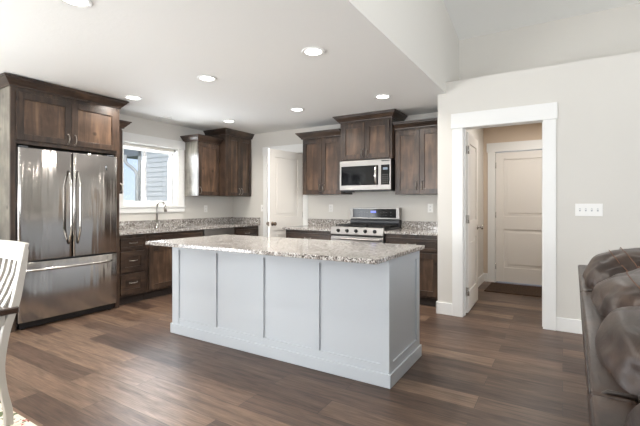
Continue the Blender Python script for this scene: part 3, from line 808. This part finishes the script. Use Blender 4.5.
bgd.box(RX0, RX1, 5.20, 5.275, 0.895, 1.005).build('backguard_base', M['black'], rg, 0.003)
sw = MB()
sw.loft([[(x, 5.205 - 0.022 * math.sin(math.pi * k / 8), 0.925 + 0.075 * k / 8) for k in range(9)] + [(x, 5.21, 1.0), (x, 5.21, 0.925)] for x in (RX0 + 0.004, RX1 - 0.004)], smooth=False)
sw.build('backguard_band', M['gray'], rg)
TG = face_y(5.205)
bf = ring(MB(TG), RX0, RX1, 1.01, 1.168, 0.018, -0.07, 0.014)
bf.box(RX0 + 0.018, RX0 + 0.045, -0.07, 0.014, 1.028, 1.15).box(RX1 - 0.045, RX1 - 0.018, -0.07, 0.014, 1.028, 1.15)
bf = bf.build('backguard_frame', M['steel2'], rg, 0.003)
MB(TG).box(RX0 + 0.045, RX1 - 0.045, -0.06, 0.009, 1.028, 1.15).build('display_glass', M['bglass'], bf)
MB(TG).box(-2.335, -2.255, 0.009, 0.0096, 1.095, 1.122).build('clock_display', M['blue_led'], bf)
kp = MB(TG)
for u in (-2.52, -2.48, -2.44, -2.40, -2.19, -2.15, -2.11, -2.04):
    kp.box(u, u + 0.016, 0.009, 0.0095, 1.10, 1.104).box(u, u + 0.012, 0.009, 0.0095, 1.06, 1.063)
kp.box(-2.31, -2.28, 0.009, 0.0095, 1.06, 1.066)
kp.build('keypad_print', M['slot'], bf)

# base cabinets of the range wall
YB = 4.68
TB = face_y(YB)
r1 = empty('drawer_base_cabinet', (-3.06, 4.98, 0), 'dark wood base cabinet left of the range beside the open pantry door', 'cabinet')
base_body(r1, TB, -3.455, -2.668, 0.617)
shaker(TB, -3.435, -2.685, 0.665, 0.81, r1, 'drawer', (-3.06, 0.74, False), slab=True)
shaker(TB, -3.435, -3.06, 0.125, 0.645, r1, handle=(-3.095, 0.58, True))
shaker(TB, -3.06, -2.685, 0.125, 0.645, r1, handle=(-3.025, 0.58, True))
r2 = empty('drawer_base_cabinet', (-1.55, 4.98, 0), 'dark wood base cabinet right of the range with its end at the doorway wall', 'cabinet')
base_body(r2, TB, -1.902, -1.21, 0.617)
shaker(TB, -1.885, -1.235, 0.655, 0.805, r2, 'drawer', (-1.56, 0.735, False), slab=True)
shaker(TB, -1.885, -1.56, 0.125, 0.635, r2, handle=(-1.595, 0.57, True))
shaker(TB, -1.56, -1.235, 0.125, 0.635, r2, handle=(-1.525, 0.57, True))
for x0, x1, lab in ((-3.49, -2.666, 'speckled granite counter with backsplash left of the range'), (-1.904, -1.207, 'speckled granite counter with backsplash right of the range')):
    cc = empty('counter_with_backsplash', ((x0 + x1) / 2, 4.97, 0.85), lab, 'countertop')
    MB().box(x0, x1, 4.64, 5.297, 0.85, 0.88).build('slab', M['granite'], cc, 0.002)
    MB().box(x0 + (0.03 if x0 < -3 else 0), x1, 5.277, 5.297, 0.88, 0.985).build('backsplash', M['granite'], cc, 0.002)

# ------------------------------------------------------------------ island
isl = empty('kitchen_island', (-2.07, 2.8, 0), 'large pale blue grey panelled kitchen island in the middle of the room', 'kitchen island')
IX0, IX1, IY0, IY1 = -3.165, -0.98, 2.478, 3.13
MB().box(IX0 + 0.012, IX1 - 0.012, IY0 + 0.012, IY1 - 0.0, 0.0, 0.855).build('island_body', M['island'], isl)
TI = face_y(IY0 + 0.012)
fp = MB(TI)
lefts = (-3.075, -2.582, -2.052, -1.525); rights = (-2.655, -2.125, -1.598, -1.045)
fp.box(IX0, lefts[0], 0, 0.013, 0, 0.855); fp.box(rights[3], IX1, 0, 0.013, 0, 0.855)
for i in range(3): fp.box(rights[i], lefts[i + 1], 0, 0.013, 0.145, 0.79)
fp.box(lefts[0], rights[3], 0, 0.009, 0, 0.145).box(lefts[0], rights[3], 0, 0.013, 0.79, 0.855)
fp.build('front_panelling', M['island'], isl)
TS = face_x(IX1 - 0.012)
sp_ = MB(TS)
sp_.box(IY0 + 0.013, 2.548, 0, 0.012, 0, 0.855).box(3.06, IY1, 0, 0.012, 0, 0.855).box(2.548, 3.06, 0, 0.012, 0, 0.15).box(2.548, 3.06, 0, 0.012, 0.79, 0.855)
sp_.build('side_panelling', M['island'], isl)
MB().box(IX0, IX0 + 0.012, IY0 + 0.013, IY1, 0, 0.855).build('side_panelling', M['island'], isl, 0.001)
MB().box(IX0 - 0.014, IX1 + 0.014, IY0 - 0.014, IY0, 0, 0.092).box(IX1, IX1 + 0.014, IY0, IY1 + 0.014, 0, 0.092).box(IX0 - 0.014, IX0, IY0, IY1 + 0.014, 0, 0.092).build('base_moulding', M['island'], isl, 0.004)
cnt = [(-3.14, -2.6), (-2.6, -2.07), (-2.07, -1.54), (-1.54, -1.0)]
TI2 = Matrix(((1, 0, 0, 0), (0, 1, 0, IY1), (0, 0, 1, 0), (0, 0, 0, 1)))
for a_, b_ in cnt:
    d = ring(MB(TI2), a_ + 0.003, b_ - 0.003, 0.11, 0.83, 0.06, 0, 0.018); d.box(a_ + 0.063, b_ - 0.063, 0, 0.009, 0.17, 0.77)
    d = d.build('cabinet_door', M['island'], isl, 0.0015)
    pull(TI2 @ Matrix.Translation((0, 0.018, 0)), b_ - 0.04, 0.75, True).build('handle', M['pewter'], d)
it = MB().box(-3.185, -0.955, 2.205, 3.185, 0.855, 0.885).build('island_countertop', M['granite'], None, 0.004)
tag(it, 'large speckled granite slab on top of the pale island', 'countertop')

# ------------------------------------------------------------------ plates on the walls
def outlet(T, u, z, label):
    r = empty('wall_outlet', T @ Vector((u, 0, z)), label, 'outlet')
    MB(T).box(u - 0.036, u + 0.036, 0, 0.006, z - 0.058, z + 0.058).build('cover_plate', M['plate'], r, 0.002)
    q = MB(T)
    for dz in (-0.022, 0.022): q.lathe((u, 0.006, z + dz), [(0.016, 0), (0.016, 0.002), (0, 0.002)], 'y', 16)
    q.build('receptacle', M['trim'], r)
    q = MB(T)
    for dz in (-0.022, 0.022): q.box(u - 0.007, u - 0.005, 0.008, 0.0085, z + dz - 0.005, z + dz + 0.005).box(u + 0.005, u + 0.007, 0.008, 0.0085, z + dz - 0.005, z + dz + 0.005)
    q.build('slots', M['slot'], r)
outlet(FX, 4.655, 1.14, 'white outlet on the window wall below the single door upper cabinet')
outlet(face_y(YR), -3.049, 1.155, 'white outlet on the range wall left of the range')
outlet(face_y(YR), -1.511, 1.165, 'white outlet on the range wall right of the range')
def switch(T, u, z, n, label):
    w = 0.035 + 0.046 * n - 0.006
    r = empty('light_switch', T @ Vector((u, 0, z)), label, 'light switch')
    MB(T).box(u - w / 2, u + w / 2, 0, 0.006, z - 0.058, z + 0.058).build('cover_plate', M['plate'], r, 0.002)
    for k in range(n):
        uu = u + (k - (n - 1) / 2) * 0.046
        MB(T).box(uu - 0.006, uu + 0.006, 0.006, 0.0075, z - 0.013, z + 0.013).build('toggle_slot', M['mark'], r)
        MB(T).box(uu - 0.004, uu + 0.004, 0.006, 0.017, z - 0.002, z + 0.009).build('toggle', M['plate'], r, 0.001)
switch(face_y(YD), 0.207, 1.165, 4, 'white four gang switch plate on the wall above the sofa')
switch(face_y(YR), -4.405, 1.15, 1, 'single white switch plate on the range wall left of the pantry casing')

# ------------------------------------------------------------------ recessed lights
def downlight(x, y, lens):
    r = empty('recessed_light', (x, y, HC))
    MB().lathe((x, y, HC), [(0.066, -0.0005), (0.092, -0.0005), (0.094, -0.006), (0.088, -0.010), (0.070, -0.007), (0.066, -0.003)], 'z', 32).build('trim_ring', M['trim'], r)
    MB().lathe((x, y, HC), [(0.0, -0.003), (0.069, -0.003), (0.069, -0.0045), (0.0, -0.0045)], 'z', 32).build('lens', lens, r)
    return r
first = downlight(-1.70, 2.67, M['lens'])
tag(first, 'lit round recessed light nearest above the right half of the island', 'ceiling light', 'recessed ceiling lights')
spots = [(-2.94, 2.70, 'lit round recessed light above the left half of the island'),
         (-1.74, 4.20, 'lit round recessed light in front of the raised cabinet above the microwave'),
         (-2.92, 4.20, 'lit round recessed light in front of the upper cabinet left of the microwave'),
         (-4.18, 4.26, 'lit round recessed light in front of the corner upper cabinet'),
         (-4.19, 2.75, 'lit round recessed light just beyond the refrigerator surround'),
         (-2.48, 1.25, 'lit round recessed light at the top edge of the photo nearest the camera')]
for x, y, lab in spots:
    c = copy_tree(first); c.location = (x, y, HC); c['label'] = lab
dim = downlight(-4.79, 3.64, M['lens_off'])
tag(dim, 'unlit round recessed light above the sink window', 'ceiling light', 'recessed ceiling lights')
for x, y in [(-1.70, 2.67)] + [s_[:2] for s_ in spots]:
    d = bpy.data.lights.new('downlight_lamp', 'AREA'); d.shape = 'DISK'; d.size = 0.12; d.energy = 13.0; d.color = (1, 0.94, 0.86); d.spread = math.radians(150)
    o = bpy.data.objects.new('downlight_lamp', d); COL.objects.link(o); o.location = (x, y, HC - 0.012)
d = bpy.data.lights.new('hall_lamp', 'AREA'); d.shape = 'DISK'; d.size = 0.3; d.energy = 15; d.color = (1, 0.96, 0.91)
o = bpy.data.objects.new('hall_lamp', d); COL.objects.link(o); o.location = (-0.35, 5.7, HC - 0.03)

# ------------------------------------------------------------------ doormat
dm = MB()
dm.box(-0.935, -0.18, 5.91, 6.60, 0.001, 0.014)
dmo = dm.build('doormat', M['mat'], None, 0.004); tag(dmo, 'dark brown coarse doormat on the hall floor before the end door', 'doormat')

# ------------------------------------------------------------------ floral rug
rgo = MB().box(-4.6, -2.20, -1.6, 1.037, 0.001, 0.012).build('floral_rug', M['rug'], None, 0.004)
tag(rgo, 'cream floral area rug under the white chair at the left edge', 'rug')

# ------------------------------------------------------------------ counter chair
ch = empty('counter_chair', (-2.78, 0.8, 0.012), 'white slat back counter height chair with a dark wood seat at the left edge', 'chair')
CX1, CW = -2.568, 0.42       # right outer edge, width
def post(xc):
    path = [(0.957, 0.0125, 0.019), (0.953, 0.10, 0.018), (0.931, 0.22, 0.017), (0.920, 0.354, 0.0175), (0.938, 0.50, 0.019), (0.957, 0.58, 0.020), (0.988, 0.68, 0.020), (1.010, 0.80, 0.018), (1.026, 0.90, 0.0165), (1.034, 0.965, 0.015)]
    rings = []
    import itertools
    # smooth the path
    P = []
    n = len(path)
    for i in range(n - 1):
        p0 = path[max(i - 1, 0)]; p1 = path[i]; p2 = path[i + 1]; p3 = path[min(i + 2, n - 1)]
        for k in range(4):
            t = k / 4.0
            P.append(tuple(0.5 * ((2 * p1[j]) + (-p0[j] + p2[j]) * t + (2 * p0[j] - 5 * p1[j] + 4 * p2[j] - p3[j]) * t * t + (-p0[j] + 3 * p1[j] - 3 * p2[j] + p3[j]) * t ** 3) for j in range(3)))
    P.append(path[-1])
    mb = MB(); hw = 0.0175
    mb.loft([[(xc - hw, y - h, z), (xc + hw, y - h, z), (xc + hw, y + h, z), (xc - hw, y + h, z)] for y, z, h in P], smooth=False)
    return mb
for xc in (CX1 - 0.0175, CX1 - CW + 0.0175):
    post(xc).build('rear_leg', M['chair'], ch, 0.004)
for xc in (CX1 - 0.02, CX1 - CW + 0.02):
    MB().loft([[(xc - h, 0.585 - h, z), (xc + h, 0.585 - h, z), (xc + h, 0.585 + h, z), (xc - h, 0.585 + h, z)] for z, h in ((0.012, 0.013), (0.3, 0.018), (0.62, 0.022))], smooth=False).build('front_leg', M['chair'], ch, 0.003)
MB().box(CX1 - CW + 0.03, CX1 - 0.03, 0.94, 0.96, 0.56, 0.618).box(CX1 - CW + 0.03, CX1 - 0.03, 0.575, 0.595, 0.56, 0.618).box(CX1 - 0.032, CX1 - 0.012, 0.60, 0.94, 0.56, 0.618).box(CX1 - CW + 0.012, CX1 - CW + 0.032, 0.60, 0.94, 0.56, 0.618).build('apron', M['chair'], ch, 0.002)
MB().box(CX1 - CW + 0.02, CX1 - 0.02, 0.57, 0.6, 0.17, 0.2).box(CX1 - 0.03, CX1 - 0.012, 0.6, 0.93, 0.24, 0.27).box(CX1 - CW + 0.012, CX1 - CW + 0.03, 0.6, 0.93, 0.24, 0.27).build('stretcher', M['chair'], ch, 0.003)
st = MB()
st.prism([(CX1 - CW - 0.005, 0.96), (CX1 - CW - 0.01, 0.56), (CX1 - CW + 0.03, 0.535), (CX1 - 0.03, 0.535), (CX1 + 0.012, 0.56), (CX1 + 0.008, 1.0), (CX1 - 0.04, 1.0), (CX1 - CW + 0.035, 1.0), (CX1 - CW - 0.005, 1.0)], 0.618, 0.655, 'z')
st.build('seat', M['seat'], ch, 0.008, 3)
nseg = 10
def bowrail(z0, z1, y0_, y1_, th, name):
    mb = MB(); rings = []
    for k in range(nseg + 1):
        t = k / nseg; x = CX1 - CW - 0.006 + (CW + 0.012) * t; b = 0.022 * (1 - (2 * t - 1) ** 2)
        rings.append([(x, y0_ + b - th, z0), (x, y0_ + b, z0), (x, y1_ + b, z1), (x, y1_ + b - th, z1)])
    mb.loft(rings, smooth=False)
    mb.build(name, M['chair'], ch, 0.005)
bowrail(0.895, 1.0, 1.028, 1.048, 0.022, 'top_rail')
for k in range(5):
    t = (k + 1) / 6.0; x = CX1 - CW + CW * t; b = 0.022 * (1 - (2 * t - 1) ** 2)
    MB().loft([[(x - 0.016, y - 0.006, z), (x + 0.016, y - 0.006, z), (x + 0.016, y + 0.006, z), (x - 0.016, y + 0.006, z)] for y, z in ((0.95, 0.655), (0.985, 0.72), (1.012 + b * 0.6, 0.82), (1.02 + b, 0.90))], smooth=False).build('slat', M['chair'], ch, 0.002)

# ------------------------------------------------------------------ sofa
SO = Vector((0.045, 0.90, 0)); sofa = empty('leather_sofa', SO, 'brown grey leather sofa seen from behind at the right edge', 'sofa', rz=math.radians(-1.0))
TSO = abs_matrix(sofa)     # local: x from the back plane into the seat, y along the sofa
def rbox(x0, x1, y0, y1, z0, z1, name, parent=sofa, bev=0.03, m=None, puff=0.0, seg=5, under=0.0):
    mb = MB(TSO)
    nx, ny, nz = 8, 16, 12
    # subdivided box, slightly puffed faces
    def P(a, b, c):
        fa, fb, fc = 2 * a - 1, 2 * b - 1, 2 * c - 1
        sx = puff * (1 - fb * fb) * (1 - fc * fc); sz = puff * (1 - fa * fa) * (1 - fb * fb)
        return (x0 + (x1 - x0) * a + sx * (fa) + under * (1 - c), y0 + (y1 - y0) * b, z0 + (z1 - z0) * c + sz * fc)
    verts = {}
    def V(i, j, k):
        if (i, j, k) not in verts: verts[(i, j, k)] = mb._v(P(i / nx, j / ny, k / nz))
        return verts[(i, j, k)]
    for j in range(ny):
        for k in range(nz):
            for i in (0, nx): mb.face([V(i, j, k), V(i, j + 1, k), V(i, j + 1, k + 1), V(i, j, k + 1)], True)
    for i in range(nx):
        for k in range(nz):
            for j in (0, ny): mb.face([V(i, j, k), V(i + 1, j, k), V(i + 1, j, k + 1), V(i, j, k + 1)], True)
        for j in range(ny):
            for k in (0, nz): mb.face([V(i, j, k), V(i + 1, j, k), V(i + 1, j + 1, k), V(i, j + 1, k)], True)
    return mb.build(name, m or M['leather'], parent, bev, seg)
# y in local coordinates (world y - 0.9)
for a_, b_ in ((1.122, 2.0), (0.042, 1.119), (-1.03, 0.039)):
    rbox(0.0, 0.075, a_, b_, 0.12, 0.85, 'back_panel', bev=0.018, puff=0.006, under=0.05)
    MB(TSO).tube([(0.004 + 0.05 * (0.85 - z) / 0.73, a_ + 0.01, z) for z in (0.13, 0.3, 0.6, 0.838)] + [(0.03, a_ + 0.01, 0.853), (0.075, a_ + 0.01, 0.853)], 0.005, 6).build('piping', M['dleather'], sofa)
    MB(TSO).tube([(0.003, a_ + 0.015, 0.842), (0.002, (a_ + b_) / 2, 0.843), (0.003, b_ - 0.015, 0.842)], 0.004, 6).build('piping', M['dleather'], sofa)
MB(TSO).tube([(0.004 + 0.05 * (0.85 - z) / 0.73, 0.57, z) for z in (0.5, 0.7, 0.838)] + [(0.03, 0.57, 0.8535), (0.08, 0.57, 0.8535)], 0.0022, 6).build('seam', M['dleather'], sofa)
rbox(0.13, 0.95, -0.76, 1.73, 0.06, 0.40, 'seat_base', bev=0.03)
for a_, b_ in ((-0.78, 0.05), (0.05, 0.89), (0.89, 1.72)):
    rbox(0.32, 0.97, a_ + 0.004, b_ - 0.004, 0.405, 0.52, 'seat_cushion', bev=0.04, puff=0.02)
rbox(0.13, 0.98, 1.74, 2.0, 0.04, 0.64, 'armrest', bev=0.06, puff=0.02)
rbox(0.13, 0.98, -1.03, -0.79, 0.04, 0.64, 'armrest', bev=0.06, puff=0.02)
for u in (0.20, 0.88):
    for y in (-0.95, 1.92):
        MB(TSO).lathe((u, y, 0), [(0.02, 0), (0.026, 0.06)], 'z', 12).build('foot', M['black'], sofa)
def se(t, e): return math.copysign(abs(t) ** e, t)
def cushion(yc, ry, seed, hgt=0.185, cx=0.34):
    cz, rx = 0.79, 0.305
    def S(th, ph, lift=0.0):
        # long axis along y; th round the section, ph -pi/2..pi/2 along y
        cp, sp__ = math.cos(ph), math.sin(ph)
        k = se(cp, 0.45); y = yc + ry * se(sp__, 0.66)
        x = rx * (0.25 + 0.75 * k) * se(math.cos(th), 0.72); z = (hgt if math.sin(th) > 0 else 0.26) * (0.1 + 0.9 * k) * se(math.sin(th), 0.72)
        # lean back: the top rolls over the back edge
        x -= 0.10 * max(0, z) / hgt * 0.3
        p = Vector((cx + x, y, cz + z))
        # gathered creases radiating from the ends
        w = noise.noise(Vector((th * 3.1 + seed, ph * 0.9, seed * 1.7))) * 0.016 * k
        w += noise.noise(Vector((p.x * 5 + seed, p.y * 4, p.z * 5))) * 0.022
        w += 0.010 * math.sin(th * 13 + seed + 3 * noise.noise(Vector((ph * 2, th, seed)))) * (abs(sp__) ** 1.6) * min(1, k * 1.4)
        w -= 0.016 * max(0, 0.12 - abs(noise.noise(Vector((th * 2.2 + ph * 1.3, ph * 1.1 - th, seed * 2.3))))) / 0.12
        n = Vector((math.cos(th), 0.3 * sp__, math.sin(th)))
        return p + n * (w + lift)
    mb = MB(TSO); rings = []
    nph, nth = 36, 48
    for a in range(nph + 1):
        ph = -R90 + math.pi * (0.01 + 0.98 * a / nph)
        rings.append([S(2 * math.pi * b / nth, ph) for b in range(nth)])
    mb.loft(rings, True)
    o = mb.build('back_cushion', M['leather'], sofa)
    ss = o.modifiers.new('subdivision', 'SUBSURF'); ss.levels = 1; ss.render_levels = 1
    for th in (math.radians(118), math.radians(108)):
        pts = [S(th, -R90 + math.pi * (0.12 + 0.76 * k / 40), 0.0035) for k in range(41)]
        MB(TSO).tube(pts, 0.0016, 5).build('stitching', M['stitch'], o)
    return o
cushion(1.40, 0.285, 1.3, hgt=0.225, cx=0.325)
cushion(0.85, 0.285, 4.1, hgt=0.20)
cushion(0.30, 0.285, 7.7, hgt=0.185)
cushion(-0.26, 0.285, 9.2, hgt=0.185)
